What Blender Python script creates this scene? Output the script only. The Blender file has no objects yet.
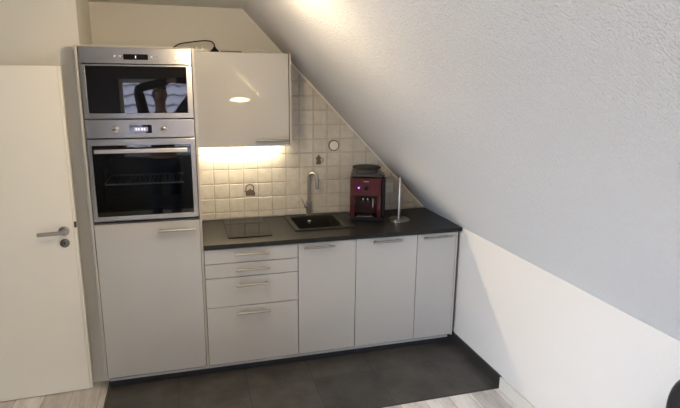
import bpy, bmesh, math
from mathutils import Vector, Matrix, Euler
C = bpy.context.scene
COL = C.collection
PI = math.pi

# ------------------------------------------------------------------ camera, world, lights
cam_d = bpy.data.cameras.new('camera')
cam_d.sensor_width = 36.0
cam_d.lens = 537.15 * 36 / 680
cam_d.clip_start = 0.05
cam = bpy.data.objects.new('camera', cam_d)
cam.location = (0.5408, -3.3021, 1.9145)
cam.rotation_euler = (1.3444, -0.0104, -0.2828)
COL.objects.link(cam)
C.camera = cam
C.view_settings.view_transform = 'Standard'
C.view_settings.look = 'None'
C.view_settings.gamma = 1
C.view_settings.exposure = 0.36

w = bpy.data.worlds.new('overcast_sky')
C.world = w
w.use_nodes = True
bg = w.node_tree.nodes['Background']
wn = w.node_tree.nodes; wl = w.node_tree.links
_tc = wn.new('ShaderNodeTexCoord'); _sep = wn.new('ShaderNodeSeparateXYZ'); _rp = wn.new('ShaderNodeValToRGB')
wl.new(_tc.outputs['Generated'], _sep.inputs[0]); wl.new(_sep.outputs['Z'], _rp.inputs[0])
_rp.color_ramp.elements[0].position = 0.0; _rp.color_ramp.elements[0].color = (0.24, 0.27, 0.30, 1)   # ground below the horizon
_rp.color_ramp.elements[1].position = 0.06; _rp.color_ramp.elements[1].color = (0.68, 0.81, 1.0, 1)    # overcast sky
wl.new(_rp.outputs[0], bg.inputs[0])
bg.inputs[1].default_value = 41.0


def area(name, loc, rot, sx, sy, power, color, portal=False, spread=None):
    d = bpy.data.lights.new(name, 'AREA')
    d.shape = 'RECTANGLE'; d.size = sx; d.size_y = sy
    d.energy = power; d.color = color
    if portal: d.cycles.is_portal = True
    if spread: d.spread = spread
    o = bpy.data.objects.new(name, d)
    o.location = loc; o.rotation_euler = rot
    COL.objects.link(o)
    return o


WX0, WX1, WZ0, WZ1 = -0.25, 0.84, 0.85, 1.90      # rear window opening
LY0, LY1, LZ0, LZ1 = -3.8, -2.2, 0.9, 2.15       # unseen left window opening, added to let in daylight
area('daylight_portal_rear', ((WX0+WX1)/2, -4.68, (WZ0+WZ1)/2), (PI/2, 0, 0), WX1-WX0, WZ1-WZ0, 1, (1, 1, 1), True)
area('daylight_portal_left', (-2.28, (LY0+LY1)/2, (LZ0+LZ1)/2), (0, -PI/2, 0), LZ1-LZ0, LY1-LY0, 1, (1, 1, 1), True)
pl = bpy.data.lights.new('ceiling_lamp_light', 'POINT')
pl.energy = 17.5; pl.color = (1.0, 0.79, 0.53); pl.shadow_soft_size = 0.035
plo = bpy.data.objects.new('ceiling_lamp_light', pl)
plo.location = (0.68, -0.93, 2.17)
COL.objects.link(plo)

# ------------------------------------------------------------------ materials
MATS = {}


def mat(name, col, rough=0.5, metal=0.0, spec=0.5, coat=0.0, coat_r=0.03, bump=None, aniso=0, emit=None, es=0,
        var=None):
    if name in MATS: return MATS[name]
    m = bpy.data.materials.new(name)
    m.use_nodes = True
    nt = m.node_tree; n = nt.nodes; b = n['Principled BSDF']
    b.inputs['Base Color'].default_value = (*col, 1)
    b.inputs['Roughness'].default_value = rough
    b.inputs['Metallic'].default_value = metal
    b.inputs['Specular IOR Level'].default_value = spec
    b.inputs['Coat Weight'].default_value = coat
    b.inputs['Coat Roughness'].default_value = coat_r
    b.inputs['Anisotropic'].default_value = aniso
    if emit:
        b.inputs['Emission Color'].default_value = (*emit, 1)
        b.inputs['Emission Strength'].default_value = es
    tc = None
    if bump or var:
        tc = n.new('ShaderNodeTexCoord')
    if bump:
        sc, st, dist = bump[:3]
        mp = n.new('ShaderNodeMapping')
        if len(bump) > 3: mp.inputs['Scale'].default_value = bump[3]
        nz = n.new('ShaderNodeTexNoise')
        nz.inputs['Scale'].default_value = sc
        nz.inputs['Detail'].default_value = 4
        bp = n.new('ShaderNodeBump')
        bp.inputs['Strength'].default_value = st
        bp.inputs['Distance'].default_value = dist
        nt.links.new(tc.outputs['Object'], mp.inputs[0])
        nt.links.new(mp.outputs[0], nz.inputs['Vector'])
        nt.links.new(nz.outputs['Fac'], bp.inputs['Height'])
        nt.links.new(bp.outputs[0], b.inputs['Normal'])
    if var:
        sc, c1, c2 = var[:3]
        mp = n.new('ShaderNodeMapping')
        if len(var) > 3: mp.inputs['Scale'].default_value = var[3]
        nz = n.new('ShaderNodeTexNoise')
        nz.inputs['Scale'].default_value = sc
        nz.inputs['Detail'].default_value = 6
        nz.inputs['Roughness'].default_value = 0.65
        rp = n.new('ShaderNodeValToRGB')
        rp.color_ramp.elements[0].position = 0.3; rp.color_ramp.elements[0].color = (*c1, 1)
        rp.color_ramp.elements[1].position = 0.7; rp.color_ramp.elements[1].color = (*c2, 1)
        nt.links.new(tc.outputs['Object'], mp.inputs[0])
        nt.links.new(mp.outputs[0], nz.inputs['Vector'])
        nt.links.new(nz.outputs['Fac'], rp.inputs[0])
        nt.links.new(rp.outputs[0], b.inputs['Base Color'])
    MATS[name] = m
    return m


M_wall = mat('wall_paint', (0.73, 0.715, 0.66), 0.85, spec=0.2, bump=(70, 0.35, 0.004))
M_slope = mat('textured_plaster', (0.735, 0.725, 0.72), 0.5, spec=0.5, bump=(150, 1.0, 0.011))
M_knee = mat('knee_wall_paint', (0.665, 0.62, 0.57), 0.85, spec=0.2, bump=(90, 0.3, 0.003))
M_door = mat('white_door_lacquer', (0.90, 0.88, 0.80), 0.4, spec=0.4)
M_front = mat('light_grey_gloss', (0.49, 0.485, 0.47), 0.35, spec=0.3, coat=0.8, coat_r=0.015)
M_panel = mat('grey_cover_panel', (0.50, 0.47, 0.43), 0.3, spec=0.4)
M_carc = mat('grey_carcass', (0.16, 0.155, 0.15), 0.5)  # darkened to put the shade of the gaps between fronts into the colour
M_gap = mat('recessed_filler_grey', (0.20, 0.21, 0.23), 0.6)  # even dark blue-grey of the recessed filler
M_strip = mat('plinth_edge_grey', (0.36, 0.37, 0.39), 0.4)
M_plinth = mat('anthracite_plinth', (0.022, 0.024, 0.03), 0.5)
M_steel = mat('brushed_stainless', (0.46, 0.44, 0.41), 0.27, metal=1.0, aniso=0.55)
_t = M_steel.node_tree.nodes.new('ShaderNodeCombineXYZ'); _t.inputs[2].default_value = 1.0
M_steel.node_tree.links.new(_t.outputs[0], M_steel.node_tree.nodes['Principled BSDF'].inputs['Tangent'])
M_chrome = mat('satin_nickel', (0.42, 0.41, 0.39), 0.33, metal=1.0)
M_chrome2 = mat('polished_steel', (0.5, 0.48, 0.45), 0.14, metal=1.0)
M_blackglass = mat('black_glass', (0.006, 0.006, 0.008), 0.02, spec=0.9)
M_black = mat('black_plastic', (0.010, 0.010, 0.011), 0.5, spec=0.18)
M_top = mat('dark_worktop', (0.028, 0.028, 0.028), 0.30, spec=0.33, bump=(160, 0.12, 0.001),
            var=(120, (0.005, 0.005, 0.005), (0.015, 0.015, 0.014)))
M_sink = mat('granite_sink', (0.012, 0.012, 0.011), 0.42, spec=0.3, bump=(300, 0.1, 0.001))
M_red = mat('metallic_red', (0.065, 0.003, 0.006), 0.3, metal=0.2, coat=0.3)
M_white = mat('white_plastic', (0.78, 0.77, 0.73), 0.35)
M_cream = mat('cream_baseboard', (0.66, 0.61, 0.53), 0.4)
M_tileskirt = mat('dark_tile_skirting', (0.030, 0.027, 0.024), 0.45, var=(8, (0.022, 0.020, 0.018), (0.04, 0.036, 0.032)))
M_grout = mat('grey_grout', (0.47, 0.44, 0.38), 0.9)
M_tile = mat('cream_wall_tile', (0.62, 0.58, 0.51), 0.16, spec=0.5, bump=(14, 0.35, 0.006),
             var=(22, (0.56, 0.53, 0.47), (0.68, 0.64, 0.57)))
M_motif = mat('brown_tile_motif', (0.11, 0.08, 0.06), 0.4)
M_leather = mat('black_leather', (0.014, 0.014, 0.016), 0.42, bump=(120, 0.2, 0.002))
M_warm = mat('warm_lamp_glass', (1, 0.8, 0.5), 0.5, emit=(1.0, 0.68, 0.30), es=70)
M_lcd = mat('display_grey', (0.10, 0.10, 0.14), 0.3, emit=(0.55, 0.5, 0.75), es=0.35)
M_lcdw = mat('display_digits', (0.8, 0.8, 0.8), 0.3, emit=(0.9, 0.9, 1.0), es=1.6)
M_blue = mat('blue_led', (0.1, 0.1, 1), 0.3, emit=(0.14, 0.06, 1.0), es=7)
M_mark = mat('printed_marks', (0.07, 0.07, 0.07), 0.2)
M_darkgrey = mat('dark_grey_plastic', (0.05, 0.048, 0.046), 0.3)
M_cavity = mat('oven_enamel', (0.035, 0.038, 0.042), 0.35)


def floor_planks():
    m = bpy.data.materials.new('pale_oak_laminate'); m.use_nodes = True
    nt = m.node_tree; n = nt.nodes; b = n['Principled BSDF']; L = nt.links.new
    tc = n.new('ShaderNodeTexCoord')
    mp = n.new('ShaderNodeMapping'); mp.inputs['Rotation'].default_value = (0, 0, PI/2)
    mp.inputs['Location'].default_value = (0.3, 0.20, 0)
    br = n.new('ShaderNodeTexBrick')
    br.inputs['Scale'].default_value = 1
    br.inputs['Brick Width'].default_value = 1.28
    br.inputs['Row Height'].default_value = 0.16
    br.inputs['Mortar Size'].default_value = 0.0012
    br.inputs['Color1'].default_value = (0.56, 0.52, 0.48, 1)
    br.inputs['Color2'].default_value = (0.88, 0.83, 0.78, 1)
    br.inputs['Mortar'].default_value = (0.2, 0.17, 0.14, 1)
    br.offset = 0.37
    L(tc.outputs['Object'], mp.inputs[0]); L(mp.outputs[0], br.inputs[0])
    mp2 = n.new('ShaderNodeMapping'); mp2.inputs['Scale'].default_value = (7, 1.8, 1)
    nz = n.new('ShaderNodeTexNoise'); nz.inputs['Scale'].default_value = 1.6; nz.inputs['Detail'].default_value = 8
    nz.inputs['Roughness'].default_value = 0.7
    L(tc.outputs['Object'], mp2.inputs[0]); L(mp2.outputs[0], nz.inputs['Vector'])
    rp = n.new('ShaderNodeValToRGB')
    rp.color_ramp.elements[0].position = 0.3; rp.color_ramp.elements[0].color = (0.50, 0.46, 0.43, 1)
    rp.color_ramp.elements[1].position = 0.55; rp.color_ramp.elements[1].color = (1, 1, 1, 1)
    L(nz.outputs['Fac'], rp.inputs[0])
    mx = n.new('ShaderNodeMix'); mx.data_type = 'RGBA'; mx.blend_type = 'MULTIPLY'; mx.inputs[0].default_value = 0.8
    L(br.outputs['Color'], mx.inputs[6]); L(rp.outputs[0], mx.inputs[7])
    L(mx.outputs[2], b.inputs['Base Color'])
    b.inputs['Roughness'].default_value = 0.35
    return m


def floor_tiles():
    m = bpy.data.materials.new('dark_stone_floor_tile'); m.use_nodes = True
    nt = m.node_tree; n = nt.nodes; b = n['Principled BSDF']; L = nt.links.new
    tc = n.new('ShaderNodeTexCoord')
    mp = n.new('ShaderNodeMapping'); mp.inputs['Location'].default_value = (-0.436, 0.205, 0)
    br = n.new('ShaderNodeTexBrick')
    br.inputs['Scale'].default_value = 1
    br.inputs['Brick Width'].default_value = 0.42; br.inputs['Row Height'].default_value = 0.42
    br.inputs['Mortar Size'].default_value = 0.002; br.inputs['Mortar Smooth'].default_value = 0.3
    br.inputs['Color1'].default_value = (0.085, 0.078, 0.070, 1)
    br.inputs['Color2'].default_value = (0.056, 0.052, 0.048, 1)
    br.inputs['Mortar'].default_value = (0.024, 0.022, 0.020, 1)
    br.offset = 0.0
    L(tc.outputs['Object'], mp.inputs[0]); L(mp.outputs[0], br.inputs[0])
    nz = n.new('ShaderNodeTexNoise'); nz.inputs['Scale'].default_value = 4.5; nz.inputs['Detail'].default_value = 8
    nz.inputs['Roughness'].default_value = 0.65
    L(tc.outputs['Object'], nz.inputs['Vector'])
    rp = n.new('ShaderNodeValToRGB')
    rp.color_ramp.elements[0].position = 0.3; rp.color_ramp.elements[0].color = (0.5, 0.49, 0.48, 1)
    rp.color_ramp.elements[1].position = 0.72; rp.color_ramp.elements[1].color = (1.35, 1.33, 1.30, 1)
    L(nz.outputs['Fac'], rp.inputs[0])
    mx = n.new('ShaderNodeMix'); mx.data_type = 'RGBA'; mx.blend_type = 'MULTIPLY'; mx.inputs[0].default_value = 1
    L(br.outputs['Color'], mx.inputs[6]); L(rp.outputs[0], mx.inputs[7])
    L(mx.outputs[2], b.inputs['Base Color'])
    b.inputs['Roughness'].default_value = 0.42
    return m


def glass_tint(name, tint, rough=0.0, refl=1.0):
    m = bpy.data.materials.new(name); m.use_nodes = True
    nt = m.node_tree; n = nt.nodes; L = nt.links.new
    n.remove(n['Principled BSDF'])
    out = n['Material Output']
    tr = n.new('ShaderNodeBsdfTransparent'); tr.inputs[0].default_value = (*tint, 1)
    gl = n.new('ShaderNodeBsdfGlossy'); gl.inputs['Roughness'].default_value = rough
    fr = n.new('ShaderNodeFresnel'); fr.inputs[0].default_value = 1.6
    mx = n.new('ShaderNodeMixShader')
    L(fr.outputs[0], mx.inputs[0]); L(tr.outputs[0], mx.inputs[1]); L(gl.outputs[0], mx.inputs[2])
    L(mx.outputs[0], out.inputs[0])
    return m


M_planks = floor_planks()
M_ftile = floor_tiles()
M_ovenglass = glass_tint('oven_door_glass', (0.66, 0.69, 0.72))
M_clear = glass_tint('window_glass', (0.95, 0.96, 0.97))

# ------------------------------------------------------------------ mesh helpers


def bm_box(bm, x0, x1, y0, y1, z0, z1):
    v = [bm.verts.new(p) for p in ((x0, y0, z0), (x1, y0, z0), (x1, y1, z0), (x0, y1, z0),
                                   (x0, y0, z1), (x1, y0, z1), (x1, y1, z1), (x0, y1, z1))]
    for f in ((0, 3, 2, 1), (4, 5, 6, 7), (0, 1, 5, 4), (1, 2, 6, 5), (2, 3, 7, 6), (3, 0, 4, 7)):
        bm.faces.new([v[i] for i in f])


def bm_cyl(bm, p0, p1, r0, r1=None, n=20, caps=True):
    p0, p1 = Vector(p0), Vector(p1)
    if r1 is None: r1 = r0
    d = (p1-p0).normalized()
    a = d.orthogonal().normalized(); b = d.cross(a)
    A, B = [], []
    for i in range(n):
        t = 2*PI*i/n
        u = a*math.cos(t)+b*math.sin(t)
        A.append(bm.verts.new(p0+u*r0)); B.append(bm.verts.new(p1+u*r1))
    for i in range(n):
        j = (i+1) % n
        bm.faces.new((A[i], A[j], B[j], B[i]))
    if caps:
        bm.faces.new(A[::-1]); bm.faces.new(B)


def bm_tube(bm, pts, r, n=12):
    pts = [Vector(p) for p in pts]
    rings = []
    ref = None
    for i, p in enumerate(pts):
        if i == 0: d = pts[1]-p
        elif i == len(pts)-1: d = p-pts[i-1]
        else: d = pts[i+1]-pts[i-1]
        d.normalize()
        if ref is None: ref = d.orthogonal().normalized()
        a = (ref-d*ref.dot(d)).normalized(); ref = a
        b = d.cross(a)
        rr = r[i] if isinstance(r, (list, tuple)) else r
        rings.append([bm.verts.new(p+(a*math.cos(2*PI*k/n)+b*math.sin(2*PI*k/n))*rr) for k in range(n)])
    for A, B in zip(rings, rings[1:]):
        for k in range(n):
            j = (k+1) % n
            bm.faces.new((A[k], A[j], B[j], B[k]))
    bm.faces.new(rings[0][::-1]); bm.faces.new(rings[-1])


def bm_lathe(bm, prof, c=(0, 0, 0), n=32, axis='z'):
    rings = []
    for r, h in prof:
        ring = []
        for k in range(n):
            t = 2*PI*k/n
            if axis == 'z': p = (c[0]+r*math.cos(t), c[1]+r*math.sin(t), c[2]+h)
            else: p = (c[0]+r*math.cos(t), c[1]-h, c[2]+r*math.sin(t))   # axis towards -y
            ring.append(bm.verts.new(p))
        rings.append(ring)
    for A, B in zip(rings, rings[1:]):
        for k in range(n):
            j = (k+1) % n
            bm.faces.new((A[k], A[j], B[j], B[k]))
    bm.faces.new(rings[0][::-1]); bm.faces.new(rings[-1])


def bm_frame(bm, x0, x1, z0, z1, wl, wr, wb, wt, y0, y1):
    """rectangular frame facing y as one closed ring"""
    o = [(x0, z0), (x1, z0), (x1, z1), (x0, z1)]
    i = [(x0+wl, z0+wb), (x1-wr, z0+wb), (x1-wr, z1-wt), (x0+wl, z1-wt)]
    def ring(ps, y): return [bm.verts.new((x, y, z)) for x, z in ps]
    of, inf, ob, ib = ring(o, y0), ring(i, y0), ring(o, y1), ring(i, y1)
    for k in range(4):
        j = (k+1) % 4
        bm.faces.new((of[k], of[j], inf[j], inf[k]))
        bm.faces.new((ob[j], ob[k], ib[k], ib[j]))
        bm.faces.new((of[j], of[k], ob[k], ob[j]))
        bm.faces.new((inf[k], inf[j], ib[j], ib[k]))


def bm_round_prism(bm, pts, z0, z1):
    A = [bm.verts.new((x, y, z0)) for x, y in pts]; B = [bm.verts.new((x, y, z1)) for x, y in pts]
    n = len(pts)
    for i in range(n):
        j = (i+1) % n
        bm.faces.new((A[i], A[j], B[j], B[i]))
    bm.faces.new(A[::-1]); bm.faces.new(B)


def rrect(x0, x1, y0, y1, r, n=6):
    out = []
    for cx, cy, a in ((x1-r, y0+r, -PI/2), (x1-r, y1-r, 0), (x0+r, y1-r, PI/2), (x0+r, y0+r, PI)):
        for k in range(n+1):
            t = a+k/n*PI/2
            out.append((cx+r*math.cos(t), cy+r*math.sin(t)))
    return out


def obj(name, bm, m, parent=None, bevel=0, smooth=False, seg=2, loc=None):
    bmesh.ops.recalc_face_normals(bm, faces=bm.faces)
    me = bpy.data.meshes.new(name)
    bm.to_mesh(me); bm.free()
    me.materials.append(m)
    o = bpy.data.objects.new(name, me)
    COL.objects.link(o)
    if parent: o.parent = parent
    if loc: o.location = loc
    if bevel:
        b = o.modifiers.new('bevel', 'BEVEL'); b.width = bevel; b.segments = seg; b.limit_method = 'ANGLE'
        b.angle_limit = math.radians(40)
    if smooth:
        for p in me.polygons: p.use_smooth = True
        if smooth != 'all':
            try:
                me.set_sharp_from_angle(angle=math.radians(35))
            except Exception:
                pass
    return o


def box(name, x0, x1, y0, y1, z0, z1, m, parent=None, bevel=0):
    bm = bmesh.new(); bm_box(bm, x0, x1, y0, y1, z0, z1)
    return obj(name, bm, m, parent, bevel)


def thing(name, label, cat, loc=(0, 0, 0), rz=0, group=None):
    o = bpy.data.objects.new(name, None); COL.objects.link(o)
    o.empty_display_size = 0.05
    o.location = loc; o.rotation_euler = (0, 0, rz)
    o['label'] = label; o['category'] = cat
    if group: o['group'] = group
    return o


def tag(o, label, cat, group=None):
    o['label'] = label; o['category'] = cat
    if group: o['group'] = group
    return o


def struct(o, label=None):
    o['kind'] = 'structure'
    if label: o['label'] = label
    return o


# ------------------------------------------------------------------ room shell
BY = 0.62        # back wall
KX = 2.415       # knee wall
KZ = 0.905       # its height
SL = 1.03        # slope of the ceiling
CZ = 2.385
SX = KX-(CZ-KZ)/SL     # where slope meets flat ceiling
RY = -4.6        # rear wall
LX = -2.2


def slope_z(x): return KZ+(KX-x)*SL


struct(box('floor', LX-.1, KX+.1, RY-.1, BY+.1, -0.1, 0.0, M_planks), 'pale oak laminate floor of wide planks')
struct(box('floor_tile_area', 0.0, KX, -0.615, BY, 0.0001, 0.003, M_ftile), 'dark brown grey stone tiles on the floor before the kitchen')
struct(box('trim_1', 0.0, KX-0.014, -0.622, -0.615, 0.0, 0.0045, M_tileskirt))
struct(box('wall_back', -0.002, KX+0.1, BY, BY+0.1, 0.0, CZ+0.05, M_wall), 'cream back wall behind the kitchen')
struct(box('wall_front_left', LX-.1, 0.0095, 0.13, BY+0.1, 0.0, CZ+0.05, M_wall), 'cream wall behind the open white door')
struct(box('wall_right', KX, KX+0.1, RY-.1, BY, 0.0, KZ, M_knee), 'low white knee wall under the sloped ceiling')
struct(box('ceiling', LX-.1, SX+0.02, RY-.1, BY+.1, CZ, CZ+0.05, M_wall), 'flat cream ceiling')
bm = bmesh.new()
nrm = Vector((SL, 0, 1)).normalized()*0.12
for y in (RY-.1, BY+.05):
    pass
P = []
for y in (RY-.1, BY+.05):
    for x, z in ((KX+0.12, slope_z(KX+0.12)), (SX, CZ)):
        P.append(((x, y, z), (x+nrm.x, y, z+nrm.z)))
v = [[bm.verts.new(a), bm.verts.new(b)] for a, b in P]
a0, a1 = v[0]; b0, b1 = v[1]; c0, c1 = v[2]; d0, d1 = v[3]
for f in ((a0, b0, d0, c0), (a1, c1, d1, b1), (a0, a1, b1, b0), (c0, d0, d1, c1), (a0, c0, c1, a1), (b0, b1, d1, d0)):
    bm.faces.new(f)
struct(obj('ceiling_slope', bm, M_slope), 'white textured sloping attic ceiling')
# left wall with added window opening, rear wall with window opening
bm = bmesh.new()
bm_box(bm, LX-.1, LX, RY, LY0, 0, CZ); bm_box(bm, LX-.1, LX, LY1, 0.13, 0, CZ)
bm_box(bm, LX-.1, LX, LY0, LY1, 0, LZ0); bm_box(bm, LX-.1, LX, LY0, LY1, LZ1, CZ)
struct(obj('wall_left', bm, M_wall))
bm = bmesh.new()
bm_box(bm, LX-.1, WX0, RY-.1, RY, 0, CZ); bm_box(bm, WX1, KX, RY-.1, RY, 0, CZ)
bm_box(bm, WX0, WX1, RY-.1, RY, 0, WZ0); bm_box(bm, WX0, WX1, RY-.1, RY, WZ1, CZ)
struct(obj('wall_rear', bm, mat('dark_rear_wall', (0.09, 0.085, 0.08), 0.8)))
# windows (frame + pane)
w1 = thing('window_1', 'white framed window in the rear wall', 'window', ((WX0+WX1)/2, RY-0.05, WZ0)); del w1['category']
struct(w1)
hw = (WX1-WX0)/2; hh = WZ1-WZ0
bm = bmesh.new(); bm_frame(bm, -hw, hw, 0, hh, .05, .05, .05, .05, -.03, .03)
obj('window_frame', bm, M_white, w1)
box('window_pane', -hw+.05, hw-.05, -.004, .004, .05, hh-.05, M_clear, w1)
w2 = thing('window_2', 'unseen white framed window added in the left wall for daylight', 'window', (LX-0.05, (LY0+LY1)/2, LZ0), PI/2); del w2['category']
struct(w2)
hw = (LY1-LY0)/2; hh = LZ1-LZ0
bm = bmesh.new(); bm_frame(bm, -hw, hw, 0, hh, .05, .05, .05, .05, -.03, .03)
obj('window_frame', bm, M_white, w2)
box('window_pane', -hw+.05, hw-.05, -.004, .004, .05, hh-.05, M_clear, w2)
# baseboards
struct(box('baseboard_kitchen', KX-0.014, KX, -0.622, 0.05, 0.003, 0.083, M_tileskirt), 'dark tile baseboard along the knee wall')
bm = bmesh.new(); bm_box(bm, KX-0.016, KX, RY, -0.623, 0.0, 0.082)
struct(obj('baseboard_right', bm, M_cream, bevel=0.004), 'cream wooden baseboard along the knee wall')
struct(box('baseboard_rear', LX, KX-.02, RY, RY+0.015, 0.0, 0.08, M_cream))

# ------------------------------------------------------------------ tiled backsplash
TX0, TS, TZ0, TZS = 0.6315, 0.1053, 0.9585, 0.1055
bm = bmesh.new()
bm_box(bm, 0.627, KX, BY-0.006, BY-0.0005, 0.91, 2.06)
def clip(bm, off=0.0):
    geom = bm.verts[:]+bm.edges[:]+bm.faces[:]
    n = Vector((SL, 0, 1)).normalized()
    bmesh.ops.bisect_plane(bm, geom=geom, plane_co=Vector((KX, 0, KZ))-n*off, plane_no=n, clear_outer=True)
    bmesh.ops.holes_fill(bm, edges=[e for e in bm.edges if e.is_boundary])
clip(bm)
grout = struct(obj('wall_tiling', bm, M_grout), 'cream square ceramic wall tiles above the worktop')
bm = bmesh.new()
g = 0.0016
for i in range(0, 18):
    for j in range(-1, 11):
        x0, x1 = TX0+i*TS+g, TX0+(i+1)*TS-g
        z0, z1 = TZ0+j*TZS+g, TZ0+(j+1)*TZS-g
        z0 = max(z0, 0.911); x1 = min(x1, KX-0.002); z1 = min(z1, 2.055)
        if x1-x0 < 0.01 or z1-z0 < 0.01: continue
        if z0 > slope_z(x0)-0.01: continue
        if x0 < 1.13 and z0 > 1.55: continue
        q = 0.0035
        yb, yf = BY-0.0062, BY-0.0100
        vb = [bm.verts.new(p) for p in ((x0, yb, z0), (x1, yb, z0), (x1, yb, z1), (x0, yb, z1))]
        vf = [bm.verts.new(p) for p in ((x0+q, yf, z0+q), (x1-q, yf, z0+q), (x1-q, yf, z1-q), (x0+q, yf, z1-q))]
        bm.faces.new(vf); bm.faces.new(vb[::-1])
        for k in range(4):
            m_ = (k+1) % 4
            bm.faces.new((vb[k], vb[m_], vf[m_], vf[k]))
clip(bm, 0.012)
obj('tiles', bm, M_tile, grout)
# flat trim along the slope
bm = bmesh.new()
n = Vector((SL, 0, 1)).normalized()
pa, pb = Vector((2.40, 0, slope_z(2.40))), Vector((1.246, 0, slope_z(1.246)))
vs = []
for y in (BY-0.014, BY-0.0005):
    for p in (pa, pb):
        for t in (0.0008, 0.013):
            vs.append(bm.verts.new((p.x-n.x*t, y, p.z-n.z*t)))
for f in ((0, 1, 3, 2), (4, 6, 7, 5), (0, 2, 6, 4), (1, 5, 7, 3), (0, 4, 5, 1), (2, 3, 7, 6)):
    bm.faces.new([vs[i] for i in f])
struct(obj('trim_2', bm, M_white), 'thin white strip where the tiles meet the sloped ceiling')


# printed motifs on two tiles (kettle, coffee pot)
def flat(bm, pts, y0, y1):
    A = [bm.verts.new((x, y0, z)) for x, z in pts]; B = [bm.verts.new((x, y1, z)) for x, z in pts]
    n = len(pts)
    for i in range(n):
        j = (i+1) % n
        bm.faces.new((A[i], A[j], B[j], B[i]))
    bm.faces.new(A[::-1]); bm.faces.new(B)


YT = BY-0.0100
bm = bmesh.new()
cx, cz = 0.997, 1.085
flat(bm, [(cx-.034, cz-.008), (cx+.034, cz-.010), (cx+.037, cz+.008), (cx+.026, cz+.030), (cx+.008, cz+.036),
          (cx-.012, cz+.036), (cx-.026, cz+.028), (cx-.040, cz+.032), (cx-.043, cz+.026), (cx-.034, cz+.014)], YT-.0006, YT-.0001)
flat(bm, [(cx-.008, cz+.0365), (cx+.006, cz+.0365), (cx+.003, cz+.044), (cx-.005, cz+.044)], YT-.0006, YT-.0001)
arc = [(cx-.003+.030*math.cos(t), YT-.0008, cz+.046+.030*math.sin(t)) for t in [PI*1.15-k/14*PI*1.3 for k in range(15)]]
bm_tube(bm, arc, 0.0042, 6)
o = obj('kettle_motif', bm, M_motif, grout)
bm = bmesh.new()
cx, cz = 1.517, 1.327
flat(bm, [(cx-.022, cz-.034), (cx+.018, cz-.034), (cx+.014, cz+.004), (cx+.016, cz+.022), (cx-.018, cz+.022), (cx-.024, cz+.010), (cx-.016, cz+.002)], YT-.0006, YT-.0001)
flat(bm, [(cx-.016, cz+.0225), (cx+.014, cz+.0225), (cx+.004, cz+.034), (cx-.004, cz+.034)], YT-.0006, YT-.0001)
bm_tube(bm, [(cx-.001, YT-.0006, cz+.034), (cx-.001, YT-.0006, cz+.041)], 0.003, 6)
arc = [(cx+.018+.016*math.cos(t), YT-.0008, cz-.002+.017*math.sin(t)) for t in [PI/2-k/10*PI for k in range(11)]]
bm_tube(bm, arc, 0.0028, 6)
obj('coffee_pot_motif', bm, M_motif, grout)

# ------------------------------------------------------------------ interior door, opened against the wall
d1 = thing('door_1', 'open cream white interior door leaf left of the tall oven cabinet', 'door', (-0.10, 0.05, 0.005), math.radians(1.8))
del d1['category']; struct(d1)
bm = bmesh.new()
bm_box(bm, -0.86+.005, -0.004, 0.0, 0.014, 0, 1.97)       # rebate face with lip
bm_box(bm, -0.848, -0.017, 0.014, 0.04, 0, 1.957)
obj('door_leaf', bm, M_door, d1, bevel=0.002)
bm = bmesh.new()
bm_box(bm, -0.004, 0.012, 0.010, 0.040, 0.0, 1.97)
obj('door_edge', bm, M_door, d1, bevel=0.002)
bm = bmesh.new()
hx, hz = -0.055, 1.035
bm_lathe(bm, [(0.029, 0.0), (0.029, 0.008), (0.025, 0.010), (0.012, 0.010), (0.012, 0.046)], (hx, 0.0, hz), 28, 'y')
bm_tube(bm, [(hx+0.004, -0.046, hz), (hx-0.02, -0.05, hz), (hx-0.132, -0.05, hz-0.002)], 0.0115, 14)
obj('door_handle', bm, M_chrome, d1, smooth=True)
bm = bmesh.new()
bm_lathe(bm, [(0.026, 0.0), (0.026, 0.008), (0.022, 0.010)], (hx-.002, 0.0, hz-0.073), 28, 'y')
ro = obj('lock_rosette', bm, mat('dull_nickel', (0.22, 0.21, 0.20), 0.35, metal=1.0), d1, smooth=True)
bm = bmesh.new()
bm_cyl(bm, (hx-.002, -0.0105, hz-.069), (hx-.002, -0.0115, hz-.069), 0.004, n=12)
bm_box(bm, hx-.004, hx, -0.0115, -0.0105, hz-.083, hz-.070)
obj('keyhole', bm, M_black, ro)
box('latch', -0.0005, 0.0135, 0.006, 0.0098, hz+.015, hz+.050, mat('latch_steel', (0.12, 0.10, 0.08), 0.4, metal=.8), d1, 0.001)


# ------------------------------------------------------------------ kitchen units
def bar_handle(x0, x1, z, y_face, parent, r=0.0082, stand=0.032):
    bm = bmesh.new()
    y = y_face-stand
    bm_cyl(bm, (x0, y, z), (x1, y, z), r, n=14)
    for x in (x0+0.026, x1-0.026):
        bm_cyl(bm, (x, y, z), (x, y_face-0.0004, z), 0.0045, n=10)
    return obj('handle', bm, M_chrome, parent, smooth=True)


def carcass(x0, x1, y0, y1, z0, z1, parent, shelves=(), t=0.016, top=True):
    bm = bmesh.new()
    bm_box(bm, x0, x0+t, y0, y1, z0, z1)
    bm_box(bm, x1-t, x1, y0, y1, z0, z1)
    bm_box(bm, x0+t, x1-t, y0, y1, z0, z0+t)
    if top:
        bm_box(bm, x0+t, x1-t, y0, y1, z1-t, z1)
    else:
        bm_box(bm, x0+t, x1-t, y0, y0+.05, z1-t, z1)
    bm_box(bm, x0+t, x1-t, y1-0.008, y1, z0+t, z1-t)
    for s in shelves:
        bm_box(bm, x0+t, x1-t, y0, y1-.008, s-t, s)
    return obj('carcass', bm, M_carc, parent)


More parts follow.
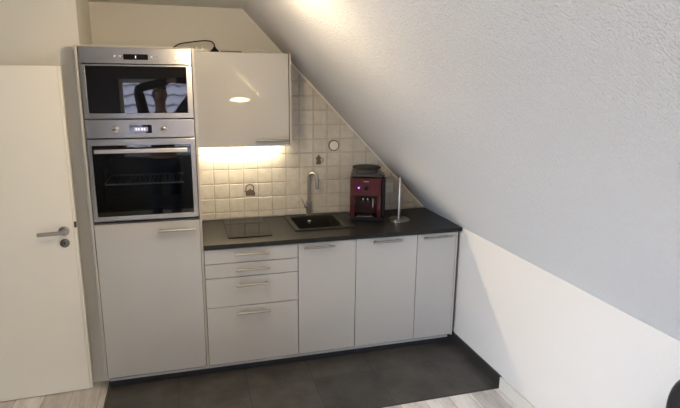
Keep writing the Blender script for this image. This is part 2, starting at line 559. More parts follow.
FT = 0.018    # front thickness
g2 = 0.0023   # reveal half gap
T = thing('tall_cabinet', 'tall light grey gloss cabinet housing the microwave and oven', 'cabinet', (0.313, 0.3, 0))
ox, oy = 0.313, 0.3
carcass(0.013-ox, 0.613-ox, FT+0.003-oy, 0.60-oy, 0.08, 2.08, T, (1.08, 1.69), t=0.010)
box('side_panel', 0.0-ox, 0.0125-ox, -0.001-oy, 0.127-oy, 0.075, 2.088, M_panel, T, 0.001)
box('side_panel', 0.6135-ox, 0.626-ox, -0.001-oy, 0.608-oy, 0.075, 2.084, M_panel, T, 0.001)
box('top_board', 0.0130-ox, 0.6133-ox, 0.0-oy, 0.608-oy, 2.0805, 2.086, M_panel, T)
dr = box('door', 0.0155-ox, 0.6105-ox, 0-oy, FT-oy, 0.083, 1.072, M_front, T, 0.0015)
bar_handle(0.368-ox, 0.585-ox, 1.022, 0-oy, dr)

# microwave
MW = thing('built_in_microwave', 'built-in stainless steel microwave with black glass above the oven', 'microwave', (0.313, 0.02, 1.6905))
mz = 1.6905
bm = bmesh.new()
bm_box(bm, -0.295, 0.295, 0.0, 0.006, 1.993-mz, 2.078-mz)
obj('control_panel', bm, M_steel, MW, bevel=0.001)
# shift everything so the face sits on y=-0.02 local
MW.children[0].location = (0, -0.024, 0)
box('housing', -0.285, 0.285, -0.012, 0.40, 0.004, 0.374, M_black, MW)
bm = bmesh.new(); bm_frame(bm, -0.295, 0.295, 0.0005, 1.987-mz, 0.027, 0.030, 0.028, 0.008, -0.026, -0.0135)
md = obj('door', bm, M_steel, MW, bevel=0.001)
box('door_glass', -0.267, 0.264, -0.024, -0.016, 0.029, 1.987-mz-.0085, M_blackglass, md)
mo = MW
box('display', 0.246-.313, 0.376-.313, -0.0255, -0.0243, 2.014-mz, 2.044-mz, M_blackglass, MW)
box('display_digits', 0.309-.313, 0.3125-.313, -0.0262, -0.0256, 2.023-mz, 2.035-mz, M_lcdw, MW)
for bx, bz, rr in ((0.202, 2.031, .0055), (0.229, 2.031, .0055), (0.394, 2.031, .0055), (0.420, 2.031, .0045)):
    bm = bmesh.new(); bm_lathe(bm, [(rr, 0), (rr, .002), (rr*.8, .003)], (bx-.313, -.0243, bz-mz), 16, 'y')
    obj('button', bm, M_white if rr > .005 else M_chrome, MW, smooth=True)
bm = bmesh.new(); bm_lathe(bm, [(0.014, 0), (0.014, .003), (0.0115, .0035), (0.0115, .0015)], (0.527-.313, -.0243, 2.030-mz), 28, 'y')
obj('dial', bm, M_chrome, MW, smooth=True)

# oven
OV = thing('built_in_oven', 'built-in stainless steel oven with dark glass door under the microwave', 'oven', (0.313, 0.02, 1.0805))
oz = 1.0805
box('control_panel', -0.295, 0.295, -0.024, -0.018, 1.581-oz, 1.683-oz, M_steel, OV, 0.001)
bm = bmesh.new()
# cavity box open at the front
bm_box(bm, -0.285, -0.235, -0.010, 0.40, 0.012, 0.595); bm_box(bm, 0.235, 0.285, -0.010, 0.40, 0.012, 0.595)
bm_box(bm, -0.235, 0.235, -0.010, 0.40, 0.012, 0.075); bm_box(bm, -0.235, 0.235, -0.010, 0.40, 0.42, 0.595)
bm_box(bm, -0.235, 0.235, 0.38, 0.40, 0.075, 0.42)
for z in (0.14, 0.20, 0.26, 0.32):
    for s in (-1, 1):
        bm_box(bm, min(s*0.235, s*0.228), max(s*0.235, s*0.228), 0.0, 0.38, z, z+.004)
obj('cavity', bm, M_cavity, OV)
bm = bmesh.new()
zr = 0.224
for y in (0.02, 0.34):
    bm_cyl(bm, (-0.225, y, zr), (0.225, y, zr), 0.006, n=8)
for s in (-1, 1):
    bm_cyl(bm, (s*0.225, 0.02, zr), (s*0.225, 0.34, zr), 0.004, n=8)
for k in range(1, 20):
    x = -0.225+0.45*k/20
    bm_cyl(bm, (x, 0.02, zr+.003), (x, 0.34, zr+.003), 0.003, n=6)
obj('wire_rack', bm, mat('rack_wire', (.75, .73, .7), .35, metal=.6), OV, smooth=True)
bm = bmesh.new(); bm_frame(bm, -0.295, 0.295, 0.0145, 1.573-oz, 0.024, 0.026, 0.028, 0.035, -0.026, -0.0125)
od = obj('door', bm, M_steel, OV, bevel=0.001)
box('door_glass', -0.2705, 0.2685, -0.0235, -0.0180, 0.043, 1.573-oz-.0355, M_ovenglass, od)
bm = bmesh.new(); bm_frame(bm, -0.2705, 0.2685, 0.043, 1.573-oz-.0355, 0.05, 0.05, 0.03, 0.07, -0.0176, -0.0135)
obj('glass_border', bm, M_black, od)
bm = bmesh.new()
bm_box(bm, 0.058-.313, 0.562-.313, -0.066, -0.052, 1.498-oz, 1.520-oz)
for x in (0.075, 0.545):
    bm_box(bm, x-.313-.009, x-.313+.009, -0.052, -0.0238, 1.503-oz, 1.515-oz)
obj('handle', bm, mat('bright_steel', (0.74, 0.68, 0.60), 0.28, metal=1.0), od, bevel=0.002)
for kx in (0.178, 0.438):
    bm = bmesh.new(); bm_lathe(bm, [(0.0185, 0), (0.0185, .004), (0.0165, .005), (0.015, .022), (0.012, .024)], (kx-.313, -.0243, 1.629-oz), 28, 'y')
    kn = obj('knob', bm, M_chrome2, OV, smooth=True)
    box('knob_mark', kx-.313-.0012, kx-.313+.0012, -.0492, -.0485, 1.629-oz, 1.638-oz, M_darkgrey, kn)
box('display', 0.249-.313, 0.371-.313, -0.0258, -0.0243, 1.606-oz, 1.653-oz, M_blackglass, OV)
bm = bmesh.new()
x = 0.275
box('display_digits', 0.272-.313, 0.350-.313, -0.0262, -0.0259, 1.617-oz, 1.641-oz, M_lcd, OV)
bm.free()
bm = bmesh.new()
for k, dx in enumerate((0.283, 0.296, 0.314, 0.327)):
    bm_box(bm, dx-.313, dx-.313+.008, -0.0265, -0.0263, 1.622-oz, 1.636-oz)
obj('clock_digits', bm, mat('clock_digit_glow', (.7, .7, .7), .3, emit=(.8, .75, 1), es=.6), OV)

# base cabinets
XA, XB, XC, XD, XE = 0.6275, 1.226, 1.626, 2.076, 2.376


def base(name, label, x0, x1, fronts, hnd, handle_frac=None):
    cx = (x0+x1)/2
    t = thing(name, label, 'cabinet', (cx, 0.3, 0))
    carcass(x0+.0005-cx, x1-.0005-cx, FT+.003-0.3, 0.58-0.3, 0.08, 0.879, t, top=False)
    for (z0, z1, hz, pn) in fronts:
        f = box(pn, x0+g2-cx, x1-g2-cx, -0.3, FT-0.3, z0+g2, z1-g2, M_front, t, 0.0013)
        bar_handle(hnd[0]-cx, hnd[1]-cx, hz, -0.3, f)
    return t


base('drawer_cabinet', 'light grey cabinet with four drawers below the cooktop', XA, XB,
     [(0.775, 0.872, 0.835, 'drawer'), (0.68, 0.775, 0.733, 'drawer'), (0.48, 0.68, 0.629, 'drawer'), (0.08, 0.48, 0.437, 'drawer')],
     (0.818, 1.034))
base('base_cabinet', 'light grey single-door cabinet under the black sink', XB, XC, [(0.08, 0.872, 0.846, 'door')], (1.262, 1.468))
base('base_cabinet', 'wide light grey single-door cabinet under the red coffee machine', XC, XD, [(0.08, 0.872, 0.849, 'door')], (1.738, 1.950))
EC = base('base_cabinet', 'narrow light grey cabinet at the right end beside the knee wall', XD, XE, [(0.08, 0.872, 0.849, 'door')], (2.112, 2.322))
c_ = (XD+XE)/2
box('side_panel', XE+.0005-c_, 2.389-c_, -0.3, 0.58-.3, 0.075, 0.879, M_panel, EC, 0.001)
box('filler_panel', 2.3895-c_, KX-.0145-c_, -0.3+0.03, 0.05-.3, 0.084, 0.879, M_gap, EC)

# plinth
PL = thing('plinth', 'dark anthracite toe-kick plinth running under all kitchen cabinets', 'plinth', (1.2, 0.045, 0.0035))
box('board', 0.014-1.2, 2.399-1.2, -0.005, 0.010, 0.0, 0.073, M_plinth, PL)
box('edge_strip', 0.022-1.2, 2.352-1.2, -0.043, -0.006, 0.058, 0.074, M_strip, PL, 0.001)

# ------------------------------------------------------------------ worktop with a sink cut-out
WT = bmesh.new()
ox0, ox1, oy0, oy1 = 0.6275, 2.409, -0.022, 0.608
ix0, ix1, iy0, iy1 = 1.272, 1.608, 0.187, 0.548
zt, zb = 0.908, 0.880
def ringv(bm, a, b, c, d, z): return [bm.verts.new(p) for p in ((a, c, z), (b, c, z), (b, d, z), (a, d, z))]
ot, it = ringv(WT, ox0, ox1, oy0, oy1, zt), ringv(WT, ix0, ix1, iy0, iy1, zt)
obt, ibt = ringv(WT, ox0, ox1, oy0, oy1, zb), ringv(WT, ix0, ix1, iy0, iy1, zb)
for k in range(4):
    j = (k+1) % 4
    WT.faces.new((ot[k], ot[j], it[j], it[k])); WT.faces.new((obt[j], obt[k], ibt[k], ibt[j]))
    WT.faces.new((ot[j], ot[k], obt[k], obt[j])); WT.faces.new((it[k], it[j], ibt[j], ibt[k]))
tag(obj('worktop', WT, M_top, bevel=0.002), 'dark slate grey kitchen worktop running from the tall cabinet to the knee wall', 'worktop')

# ------------------------------------------------------------------ sink
SK = thing('sink', 'square black granite sink set into the worktop under the faucet', 'sink', (1.455, 0.38, 0.9084))
bm = bmesh.new()
sx0, sx1, sy0, sy1 = 1.243-1.455, 1.668-1.455, 0.155-.38, 0.600-.38
bx0, bx1, by0, by1 = 1.280-1.455, 1.602-1.455, 0.195-.38, 0.540-.38
def loop(bm, x0, x1, y0, y1, r, z, n=5): return [bm.verts.new((x, y, z)) for x, y in rrect(x0, x1, y0, y1, r, n)]
loops = [loop(bm, sx0, sx1, sy0, sy1, .012, 0.0), loop(bm, sx0, sx1, sy0, sy1, .012, .006),
         loop(bm, sx0+.008, sx1-.008, sy0+.008, sy1-.008, .010, .009),
         loop(bm, bx0-.006, bx1+.006, by0-.006, by1+.006, .02, .007),
         loop(bm, bx0, bx1, by0, by1, .02, 0.0),
         loop(bm, bx0+.008, bx1-.008, by0+.008, by1-.008, .03, -.17),
         loop(bm, bx0+.02, bx1-.02, by0+.02, by1-.02, .03, -.185)]
for A, B in zip(loops, loops[1:]):
    for k in range(len(A)):
        j = (k+1) % len(A)
        bm.faces.new((A[k], A[j], B[j], B[k]))
bm.faces.new(loops[-1])
so = obj('basin', bm, M_sink, SK, smooth=True)
bm = bmesh.new(); bm_lathe(bm, [(0.044, 0), (0.044, .003), (0.034, .004), (0.030, .001)], (0.0, 0.0, -.1848), 28)
obj('drain', bm, M_chrome2, SK, smooth=True)
bm = bmesh.new(); bm_lathe(bm, [(0.017, 0), (0.017, .003), (0.012, .006)], (1.425-1.455, by1-.0045, -.042), 24, 'y')
obj('overflow_cap', bm, M_chrome2, SK, smooth=True)

# faucet
FA = thing('kitchen_faucet', 'brushed nickel high-arc kitchen faucet behind the black sink', 'faucet', (1.432, 0.572, 0.9176))
bm = bmesh.new()
bm_lathe(bm, [(0.026, 0), (0.026, .004), (0.021, .007), (0.021, .10), (0.018, .104)], (0, 0, 0), 28)
obj('body', bm, M_chrome, FA, smooth=True)
bm = bmesh.new()
R_ = 0.038
pts = [(0, 0, .104), (0, 0, .18), (0, 0, .285)]
dirv = Vector((0.62, -0.78, 0)).normalized()
for k in range(1, 13):
    t = PI*k/12
    c = dirv*(R_-R_*math.cos(t)); pts.append((c.x, c.y, .285+R_*math.sin(t)))
e = dirv*(2*R_)
pts.append((e.x, e.y, .255)); pts.append((e.x, e.y, .205))
bm_tube(bm, pts, [0.0125]*(len(pts)-2)+[0.014, 0.014], 16)
obj('spout', bm, M_chrome, FA, smooth=True)
bm = bmesh.new()
bm_cyl(bm, (-.020, 0, .062), (-.034, -.004, .066), .015, .013, n=18)
bm_tube(bm, [(-.026, -.002, .066), (-.045, -.010, .098), (-.062, -.018, .128)], [.005, .0045, .004], 10)
obj('lever', bm, M_chrome, FA, smooth=True)

# cooktop
CK = thing('cooktop', 'narrow black glass two-zone cooktop set into the worktop', 'cooktop', (0.93, 0.35, 0.9086))
bm = bmesh.new(); bm_round_prism(bm, rrect(-0.143, 0.145, -0.255, 0.235, .004, 3), 0, .005)
obj('glass_surface', bm, mat('cooktop_glass', (0.006, 0.006, 0.006), 0.03, spec=0.3), CK, bevel=.001)
for cy, r in ((0.115, 0.072), (-0.075, 0.09)):
    bm = bmesh.new()
    for k in range(48):
        a0, a1 = 2*PI*k/48, 2*PI*(k+1)/48
        q = [bm.verts.new((rr*math.cos(a), cy+rr*math.sin(a), .0052)) for rr, a in ((r, a0), (r+.0015, a0), (r+.0015, a1), (r, a1))]
        bm.faces.new(q)
    bmesh.ops.remove_doubles(bm, verts=bm.verts, dist=1e-5)
    obj('cooking_zone_ring', bm, M_mark, CK)
bm = bmesh.new()
bm_box(bm, -.143, .145, -.1795, -.1785, .0051, .0053)
for x in (-.045, -.015, .015, .045):
    bm_box(bm, x-.006, x+.006, -.222, -.218, .0051, .0053)
obj('control_marks', bm, M_mark, CK)

# ------------------------------------------------------------------ wall cabinet + LED strip
WC = thing('wall_cabinet', 'light grey gloss wall cabinet over the cooktop', 'cabinet', (0.93, 0.42, 1.48))
wx = 0.93; wy = 0.42; wz = 1.48
carcass(0.627-wx, 1.226-wx, 0.262-wy, 0.605-wy, 0.0, 0.60, WC)
box('side_panel', 1.2265-wx, 1.2385-wx, 0.24-wy, 0.605-wy, -0.004, 0.602, M_panel, WC, .001)
wd = box('door', 0.627+g2-wx, 1.2205-wx, 0.24-wy, 0.258-wy, 0.002, 0.598, M_front, WC, .0015)
bar_handle(0.997-wx, 1.213-wx, 0.046, 0.24-wy, wd)
LD = thing('under_cabinet_light', 'slim warm lit strip light under the wall cabinet', 'lamp', (0.93, 0.565, 1.4615))
bm = bmesh.new(); bm_cyl(bm, (-.275, 0, -.006), (.275, 0, -.006), .007, n=14)
sl = bpy.data.lights.new('added_spot', 'SPOT'); sl.energy = 24; sl.color = (1.0, .84, .62)  # added spot, throws the worktop's shadow edge onto the knee wall
sl.spot_size = 1.05; sl.spot_blend = 0.9; sl.shadow_soft_size = .008
slo = bpy.data.objects.new('added_spot', sl); COL.objects.link(slo)
slo.location = (1.165, .535, 1.452)
slo.rotation_euler = Vector((2.41-1.165, -.95-.535, .55-1.452)).to_track_quat('-Z', 'Y').to_euler()
bm2 = bmesh.new(); dv = Vector((2.41-1.165, -.95-.535, .55-1.452)).normalized()
c0 = Vector((1.165-.93, .535-.565, 1.452-1.4615))
bm_cyl(bm2, c0-dv*.004, c0-dv*.018, .011, .008, n=16); bm_cyl(bm2, c0-dv*.012, (c0.x-dv.x*.012, c0.y-dv.y*.012, .018), .003, n=8)
obj('added_spot_head', bm2, M_white, LD, smooth=True)  # small head made up to carry the added spot
obj('tube', bm, mat('lit_tube', (1, .9, .7), .5, emit=(1.0, .84, .57), es=120), LD, smooth=True)
bm = bmesh.new()
bm_box(bm, -.28, .28, -.014, .014, 0.008, .0180)
bm_box(bm, -.280, -.2755, -.010, .010, -.013, .008); bm_box(bm, .2755, .280, -.010, .010, -.013, .008)
obj('housing', bm, M_white, LD)

# things lying on the wall cabinet
zc = 2.0805
bm = bmesh.new(); bm_box(bm, -.045, .045, -.02, .02, 0, .018)
bx_ = thing('led_driver', 'small white power adapter box on top of the wall cabinet', 'power adapter', (0.672, 0.33, zc), 0.1)
obj('body', bm, M_white, bx_, bevel=.003)
for x in (-.022, .018):
    bm = bmesh.new(); bm_lathe(bm, [(.011, 0), (.011, .008), (.006, .012)], (x, 0, .018), 14)
    obj('connector', bm, M_chrome, bx_, smooth=True)
bk = thing('black_cable', 'black cable with plug arching from the tall cabinet onto the wall cabinet', 'cable', (0.765, 0.35, zc))
bm = bmesh.new(); bm_lathe(bm, [(.028, 0), (.026, .010), (.014, .022), (.006, .034)], (0, 0, 0), 16)
obj('plug', bm, M_black, bk, smooth=True)
bm = bmesh.new()
pts = []
ctl = [(0.50, 0.32, 2.093), (0.55, 0.34, 2.125), (0.62, 0.35, 2.139), (0.70, 0.355, 2.150), (0.745, 0.352, 2.147), (0.763, 0.35, 2.130), (0.765, 0.35, 2.1145)]
def catmull(c, n=6):
    out = []
    c = [Vector(p) for p in c]; c = [2*c[0]-c[1]]+c+[2*c[-1]-c[-2]]
    for i in range(1, len(c)-2):
        for k in range(n):
            t = k/n
            out.append(0.5*((2*c[i])+(c[i+1]-c[i-1])*t+(2*c[i-1]-5*c[i]+4*c[i+1]-c[i+2])*t*t+(3*c[i]-c[i-1]-3*c[i+1]+c[i+2])*t**3))
    out.append(c[-2]); return out
bm_tube(bm, catmull(ctl), 0.0042, 8)
bmesh.ops.translate(bm, verts=bm.verts, vec=(-0.765, -0.35, -zc))
obj('cord', bm, M_black, bk, smooth=True)
bm = bmesh.new(); bm_box(bm, 0.80, 0.93, 0.29, 0.36, zc, zc+.008)
tag(obj('flat_adapter', bm, M_darkgrey, bevel=.002), 'flat dark box lying on the wall cabinet beside the black plug', 'adapter')
bm = bmesh.new()
bm_tube(bm, catmull([(0.955, .34, zc+.006), (0.985, .35, zc+.012), (1.03, .35, zc+.022), (1.075, .355, zc+.018), (1.11, .36, zc+.006), (1.16, .42, zc+.005)]), 0.0045, 8)
tag(obj('white_cable', bm, M_white, smooth=True), 'white cable curling on top of the wall cabinet', 'cable')

# ------------------------------------------------------------------ things on wall
bm = bmesh.new(); bm_lathe(bm, [(0.042, 0), (0.042, .010), (0.038, .013), (0.036, .013), (0.035, .009)], (0, 0, 0), 36, 'y')
wp = thing('round_wall_plate', 'small round white plate with dark rim on the tiles above the faucet', 'wall plate', (1.632, YT-.0001, 1.434))
obj('rim', bm, mat('dark_rim', (0.16, 0.14, 0.12), 0.3, metal=.5), wp, smooth=True)
bm = bmesh.new(); bm_lathe(bm, [(0.034, .0085), (0.034, .0125), (0.030, .0135)], (0, 0, 0), 36, 'y')
obj('face', bm, M_white, wp, smooth=True)
ws = thing('wall_socket', 'white wall socket on the tiles right of the coffee machine', 'socket', (2.085, YT-.0001, 1.09))
bm = bmesh.new()
A = [(x, z) for x, z in rrect(-.040, .040, -.040, .040, .006, 4)]
for y0, y1, s in ((0, -.009, 1),):
    flat(bm, A, y0, y1)
obj('cover', bm, M_white, ws, bevel=.002)
bm = bmesh.new(); bm_lathe(bm, [(0.024, .0092), (0.024, .011), (0.021, .011), (0.020, .0095)], (0, 0, 0), 28, 'y')
obj('socket_ring', bm, M_white, ws, smooth=True)
bm = bmesh.new()
for s in (-1, 1): bm_cyl(bm, (s*.0095, -.0096, 0), (s*.0095, -.0105, 0), .0028, n=12)
obj('socket_holes', bm, M_black, ws)

# ------------------------------------------------------------------ coffee machine
CM = thing('coffee_machine', 'red and black bean-to-cup coffee machine on the worktop right of the sink', 'coffee machine', (1.856, 0.450, 0.9086), math.radians(-18.6))
CM.scale = (1.06, 1.0, 0.99)
W_, D_ = 0.120, 0.132
bm = bmesh.new()
# red shell built from columns around a brewing recess
bm_round_prism(bm, rrect(-W_, W_, -D_+.105, D_, .02, 5), 0.012, 0.325)
obj('housing', bm, M_darkgrey, CM, smooth=True)
bm = bmesh.new()
def shell(bm, z0, z1, xa, xb, ya, yb, r):
    bm_round_prism(bm, rrect(xa, xb, ya, yb, r, 5), z0, z1)
shell(bm, 0.185, 0.318, -W_-.002, W_-.022, -D_-.006, -D_+.104, .022)
shell(bm, 0.030, 0.1849, -W_-.002, -W_+.034, -D_-.006, -D_+.104, .012)
shell(bm, 0.030, 0.1849, W_-.056, W_-.022, -D_-.006, -D_+.104, .012)
obj('red_front', bm, M_red, CM, bevel=.003, smooth=True)
box('right_flank', W_-.0215, W_+.002, -D_+.004, -D_+.1045, .03, .312, M_black, CM, .004)
box('recess_back', -W_+.0345, W_-.0565, -D_+.065, -D_+.1045, .042, .184, mat('deep_red', (.022, .002, .003), .3), CM)
bm = bmesh.new(); bm_round_prism(bm, rrect(-W_+.004, W_-.006, -D_-.016, -D_+.104, .02, 5), 0.0, 0.0295)
tr = obj('drip_tray', bm, M_black, CM, bevel=.003, smooth=True)
bm = bmesh.new()
for k in range(9):
    x = -.07+.012*k
    bm_box(bm, x, x+.006, -D_-.004, -D_+.06, .0296, .033)
bm_box(bm, -.076, .038, -D_-.010, -D_-.006, .0296, .034)
obj('tray_grid', bm, M_chrome, tr)
bm = bmesh.new(); bm_box(bm, -.050, .022, -D_+.012, -D_+.06, .150, .1845)
sp = obj('spout_block', bm, M_black, CM, bevel=.004)
bm = bmesh.new()
for x in (-.030, -.0): bm_cyl(bm, (x, -D_+.030, .150), (x, -D_+.030, .132), .008, .006, n=14)
for x in (-.030, -.0): bm_cyl(bm, (x, -D_+.011, .160), (x, -D_+.0095, .160), .006, .006, n=14)
obj('coffee_nozzles', bm, M_chrome2, sp, smooth=True)
bm = bmesh.new(); bm_tube(bm, [(.036, -D_+.012, .165), (.036, -D_+.010, .14), (.036, -D_+.012, .095)], .006, 12)
obj('steam_wand', bm, M_chrome2, CM, smooth=True)
bm = bmesh.new(); bm_round_prism(bm, rrect(-W_+.006, W_-.026, -D_+.004, D_-.01, .03, 5), 0.3255, 0.348)
obj('top_deck', bm, M_darkgrey, CM, bevel=.004, smooth=True)
bm = bmesh.new()
bm_lathe(bm, [(0.074, .3485), (0.082, .368), (0.084, .375)], (-.010, -.015, 0), 32)
hp = obj('bean_hopper', bm, mat('smoky_plastic', (.10, .095, .09), .15, spec=.8), CM, smooth=True)
bm = bmesh.new(); bm_lathe(bm, [(0.096, .3755), (0.100, .380), (0.098, .389), (0.075, .393)], (-.010, -.015, 0), 36)
obj('hopper_lid', bm, M_black, CM, smooth=True)
yf = -D_-.0064
bm = bmesh.new(); bm_lathe(bm, [(.006, 0), (.006, .003)], (-.062, yf, .247), 14, 'y')
obj('power_light', bm, M_blue, CM)
bm = bmesh.new(); bm_lathe(bm, [(.016, 0), (.016, .008), (.012, .011)], (-.010, yf, .245), 24, 'y')
obj('control_dial', bm, M_black, CM, smooth=True)
bm = bmesh.new(); bm_box(bm, -.028, .008, yf-.001, yf, .292, .297)
obj('name_plate', bm, M_chrome, CM)
for x, z in ((.034, .305), (.036, .252), (.038, .212), (-.062, .222), (.062, .252)):
    bm = bmesh.new(); bm_lathe(bm, [(.006, 0), (.006, .002), (.004, .003)], (x, yf, z), 14, 'y')
    obj('button', bm, mat('dull_red_button', (.22, .03, .03), .25), CM, smooth=True)

# paper towel holder
PT = thing('paper_towel_holder', 'empty steel paper towel stand right of the coffee machine', 'paper towel holder', (2.045, 0.275, 0.9084))
bm = bmesh.new(); bm_lathe(bm, [(.078, 0), (.078, .010), (.072, .015), (.012, .017)], (0, 0, 0), 40)
obj('base', bm, M_chrome, PT, smooth=True)
bm = bmesh.new(); bm_lathe(bm, [(.0115, .0172), (.0115, .318), (.009, .322)], (0, 0, 0), 20)
obj('pole', bm, M_chrome, PT, smooth=True)

# ------------------------------------------------------------------ lamps out of frame
CL = thing('ceiling_lamp', 'small round warm ceiling lamp in front of the kitchen', 'lamp', (0.68, -0.93, CZ-.0005))
bm = bmesh.new(); bm_lathe(bm, [(.05, 0), (.05, -.02), (.012, -.025), (.012, -.15)], (0, 0, 0), 24)
obj('canopy', bm, M_chrome, CL, smooth=True)
WL = thing('wall_lamp', 'warm glowing oval wall lamp on the rear wall', 'lamp', (1.38, RY, 1.62))
box('bracket', -.03, .03, 0, .05, -.03, .03, M_chrome, WL)
bm = bmesh.new()
bm_lathe(bm, [(.02, -.035), (.11, -.02), (.15, 0), (.11, .02), (.02, .035)], (0, .21, 0), 28)
obj('shade', bm, M_warm, WL, smooth=True)

# neighbouring tiled roof outside the rear window
bm = bmesh.new()
nx, ny = 160, 26
cols = []
for i in range(nx+1):
    row = []
    for j in range(ny*3+1):
        k, f = divmod(j, 3)
        s = k*0.33+(0, .02, .32)[f]
        x = -6+i*0.075
        wv = 0.022*math.sin(2*PI*x/0.30)
        lift = (0.0, 0.05, 0.015)[f]
        row.append(bm.verts.new((x, -s*math.cos(.75)-(lift)*-math.sin(.75), s*math.sin(.75)+lift*math.cos(.75)+wv)))
    cols.append(row)
for i in range(nx):
    for j in range(ny*3):
        bm.faces.new((cols[i][j], cols[i+1][j], cols[i+1][j+1], cols[i][j+1]))
ro = obj('neighbouring_roof', bm, mat('pale_roof_tiles', (0.075, 0.060, 0.066), 0.6), loc=(0, -7.5, -1.2))
tag(ro, 'pale wavy tiled roof of the neighbouring house outside the rear window', 'roof')
so_ = ro.modifiers.new('thickness', 'SOLIDIFY'); so_.thickness = 0.03

# ------------------------------------------------------------------ black office chair by the knee wall
CH = thing('office_chair', 'black leather chair by the knee wall at lower right, only its backrest corner in view', 'chair', (2.10, -2.15, 0), math.radians(-90))
def cushion(name, pts, y0, y1, parent, m, lev=2):
    pass
bm = bmesh.new(); bm_round_prism(bm, rrect(-.25, .25, -.26, .22, .09, 6), .42, .52)
obj('seat', bm, M_leather, CH, bevel=.03, smooth=True, seg=4)
bm = bmesh.new()
A = rrect(-.26, .26, .50, .93, .20, 10)
flat(bm, A, .15, .23)
obj('backrest', bm, M_leather, CH, bevel=.03, smooth=True, seg=4)
for s in (-1, 1):
    bm = bmesh.new()
    bm_tube(bm, [(s*.262, .14, .56), (s*.268, .10, .66), (s*.268, -.10, .66), (s*.262, -.16, .60), (s*.256, -.16, .49)], .016, 10)
    obj('armrest', bm, M_black, CH, smooth=True)
bm = bmesh.new(); bm_cyl(bm, (0, 0, .08), (0, 0, .419), .028, n=18)
obj('column', bm, M_chrome, CH, smooth=True)
for k in range(5):
    a = 2*PI*k/5+.3
    bm = bmesh.new()
    bm_tube(bm, [(.028*math.cos(a), .028*math.sin(a), .10), (.27*math.cos(a), .27*math.sin(a), .065)], [.022, .014], 10)
    lg = obj('leg', bm, M_black, CH, smooth=True)
    bm = bmesh.new()
    c = Vector((.27*math.cos(a), .27*math.sin(a), .026)); tdir = Vector((-math.sin(a), math.cos(a), 0))
    bm_cyl(bm, c-tdir*.02, c+tdir*.02, .0255, n=18)
    obj('caster', bm, M_black, lg, smooth=True)


# ------------------------------------------------------------------ the photographer and the phone, seen only in the reflections
def skin(name, pts, edges, m, parent, lev=2):
    """pts: list of (x,y,z,r[,ry])"""
    me = bpy.data.meshes.new(name)
    me.from_pydata([p[:3] for p in pts], edges, [])
    o = bpy.data.objects.new(name, me); COL.objects.link(o); o.parent = parent
    sm = o.modifiers.new('skin', 'SKIN'); sm.use_smooth_shade = True
    for i, p in enumerate(pts):
        v = me.skin_vertices[0].data[i]
        v.radius = (p[3], p[4] if len(p) > 4 else p[3])
        v.use_root = (i == 0)
    sd = o.modifiers.new('sub', 'SUBSURF'); sd.levels = lev; sd.render_levels = lev
    me.materials.append(m)
    return o


Mcam = cam.rotation_euler.to_matrix().to_4x4(); Mcam.translation = cam.location
ph = thing('smartphone', 'dark smartphone held up in front of the person facing the kitchen', 'phone')
ph.matrix_world = Mcam
bm = bmesh.new(); bm_box(bm, -.035, .115, -.062, .012, .012, .020)
obj('body', bm, M_black, ph, bevel=.003)
bm = bmesh.new(); bm_box(bm, -.030, .110, -.057, .007, .0202, .0206)
obj('screen', bm, M_blackglass, ph)

M_skin = mat('skin', (0.42, 0.25, 0.18), 0.55)
M_cloth = mat('black_sweater', (0.010, 0.010, 0.012), 0.9)
M_jean = mat('dark_trousers', (0.02, 0.022, 0.03), 0.9)
M_hair = mat('dark_hair', (0.02, 0.015, 0.012), 0.6)
px, py = 0.30, -3.66
PE = thing('person', 'person in black sweater and dark trousers holding up a phone with both hands', 'person', (px, py, 0))
def wp_(v): v = Mcam @ Vector(v); return (v.x-px, v.y-py, v.z)
hl = wp_((-.050, -.03, .055)); hr = wp_((.130, -.03, .055))     # wrists just behind the phone ends
pts = [(0, 0, .98, .13, .10), (0, 0, 1.18, .12, .09), (0, .01, 1.36, .15, .10), (0, .01, 1.49, .08, .07), (0, .02, 1.59, .052), (0, .04, 1.71, .078, .092), (0, .04, 1.81, .076, .088), (0, .135, 1.715, .012)]
ed = [(0, 1), (1, 2), (2, 3), (3, 4), (4, 5), (5, 6), (5, 7)]
ear = []
for s_ in (-1, 1):
    pts.append((s_*.088, .035, 1.725, .012)); ed.append((5, len(pts)-1))
arms = {}
for s_, wv in ((-1, hl), (1, hr)):
    i0 = len(pts)
    el = ((-.24, .10, 1.80) if s_ < 0 else (.38, .08, 1.72))
    pts += [(s_*.19, .0, 1.45, .058), (*el, .042), (*wv, .025)]
    ed += [(2, i0), (i0, i0+1), (i0+1, i0+2)]
    arms[s_] = ((s_*.19, .0, 1.45), el, wv)
    # palm and five fingers closing around the phone's end
    palm = wp_((-.052 if s_ < 0 else .132, -.030, .030))
    pts.append((*palm, .018, .016)); ip = len(pts)-1; ed.append((i0+2, ip))
    for k, ln in enumerate((.026, .030, .028, .022)):
        yy = .006-.018*k
        xo = -.050 if s_ < 0 else .130
        a_ = wp_((xo, yy, .012)); b_ = wp_((xo+s_*-.0005, yy, .006)); c_ = wp_((xo-s_*ln*.55, yy, .0055))
        n0 = len(pts)
        pts += [(*a_, .0075), (*wp_((xo-s_*.004, yy, .0035)), .0065), (*c_, .0058)]
        ed += [(ip, n0), (n0, n0+1), (n0+1, n0+2)]
    n0 = len(pts)
    pts += [(*wp_((xo, -.052, .032)), .010), (*wp_((xo-s_*.028, -.040, .034)), .0085), (*wp_((xo-s_*.048, -.030, .031)), .007)]
    ed += [(ip, n0), (n0, n0+1), (n0+1, n0+2)]
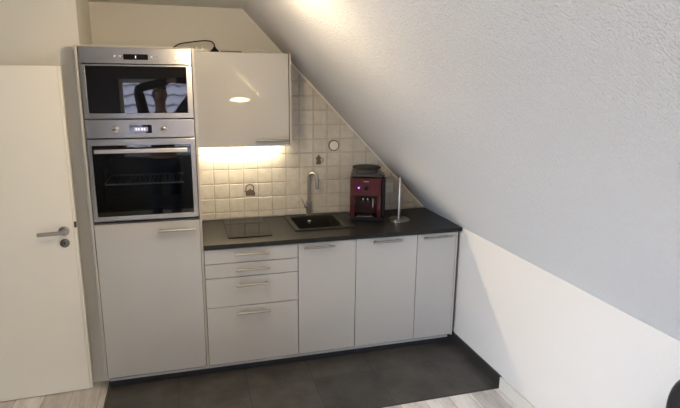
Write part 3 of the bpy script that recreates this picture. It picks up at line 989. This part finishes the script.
for s_ in (-1, 1):
    i0 = len(pts)
    pts += [(s_*.10, 0, .90, .085), (s_*.11, .01, .50, .055), (s_*.115, -.01, .10, .036), (s_*.125, .13, .045, .032)]
    ed += [(0, i0), (i0, i0+1), (i0+1, i0+2), (i0+2, i0+3)]
body = skin('body', pts, ed, M_skin, PE)
# clothes
cp = [(0, 0, 1.00, .165, .125), (0, 0, 1.18, .15, .115), (0, .01, 1.36, .175, .125), (0, .01, 1.46, .115, .095), (0, .015, 1.52, .070)]
ce = [(0, 1), (1, 2), (2, 3), (3, 4)]
for s_ in (-1, 1):
    sh, el, wv = arms[s_]
    wv2 = tuple(Vector(el).lerp(Vector(wv), .86))
    i0 = len(cp)
    cp += [(*sh, .078), (*el, .060), (*wv2, .042)]
    ce += [(2, i0), (i0, i0+1), (i0+1, i0+2)]
skin('sweater', cp, ce, M_cloth, PE)
tp = [(0, 0, .97, .16, .125)]; te = []
for s_ in (-1, 1):
    i0 = len(tp)
    tp += [(s_*.10, 0, .88, .105), (s_*.11, .01, .50, .075), (s_*.115, -.01, .13, .060)]
    te += [(0, i0), (i0, i0+1), (i0+1, i0+2)]
skin('trousers', tp, te, M_jean, PE)
for s_ in (-1, 1):
    skin('shoe', [(s_*.115, -.04, .052, .048, .050), (s_*.12, .06, .048, .046, .046), (s_*.127, .16, .040, .042, .038)], [(0, 1), (1, 2)], M_black, PE)
skin('hair', [(0, .0, 1.74, .085, .075), (0, .012, 1.81, .090, .095), (0, .04, 1.865, .07, .075), (0, .09, 1.875, .045, .03)], [(0, 1), (1, 2), (2, 3)], M_hair, PE)
for s_ in (-1, 1):
    bm = bmesh.new(); bmesh.ops.create_uvsphere(bm, u_segments=14, v_segments=10, radius=.012)
    bmesh.ops.translate(bm, verts=bm.verts, vec=(s_*.031, .118, 1.745))
    obj('eye', bm, mat('eye_white', (.5, .48, .45), .2), PE, smooth='all')
bm = bmesh.new(); bm_tube(bm, [(-.022, .118, 1.672), (0, .128, 1.670), (.022, .118, 1.672)], .006, 8)
obj('mouth', bm, mat('lips', (.30, .10, .08), .5), PE, smooth='all')
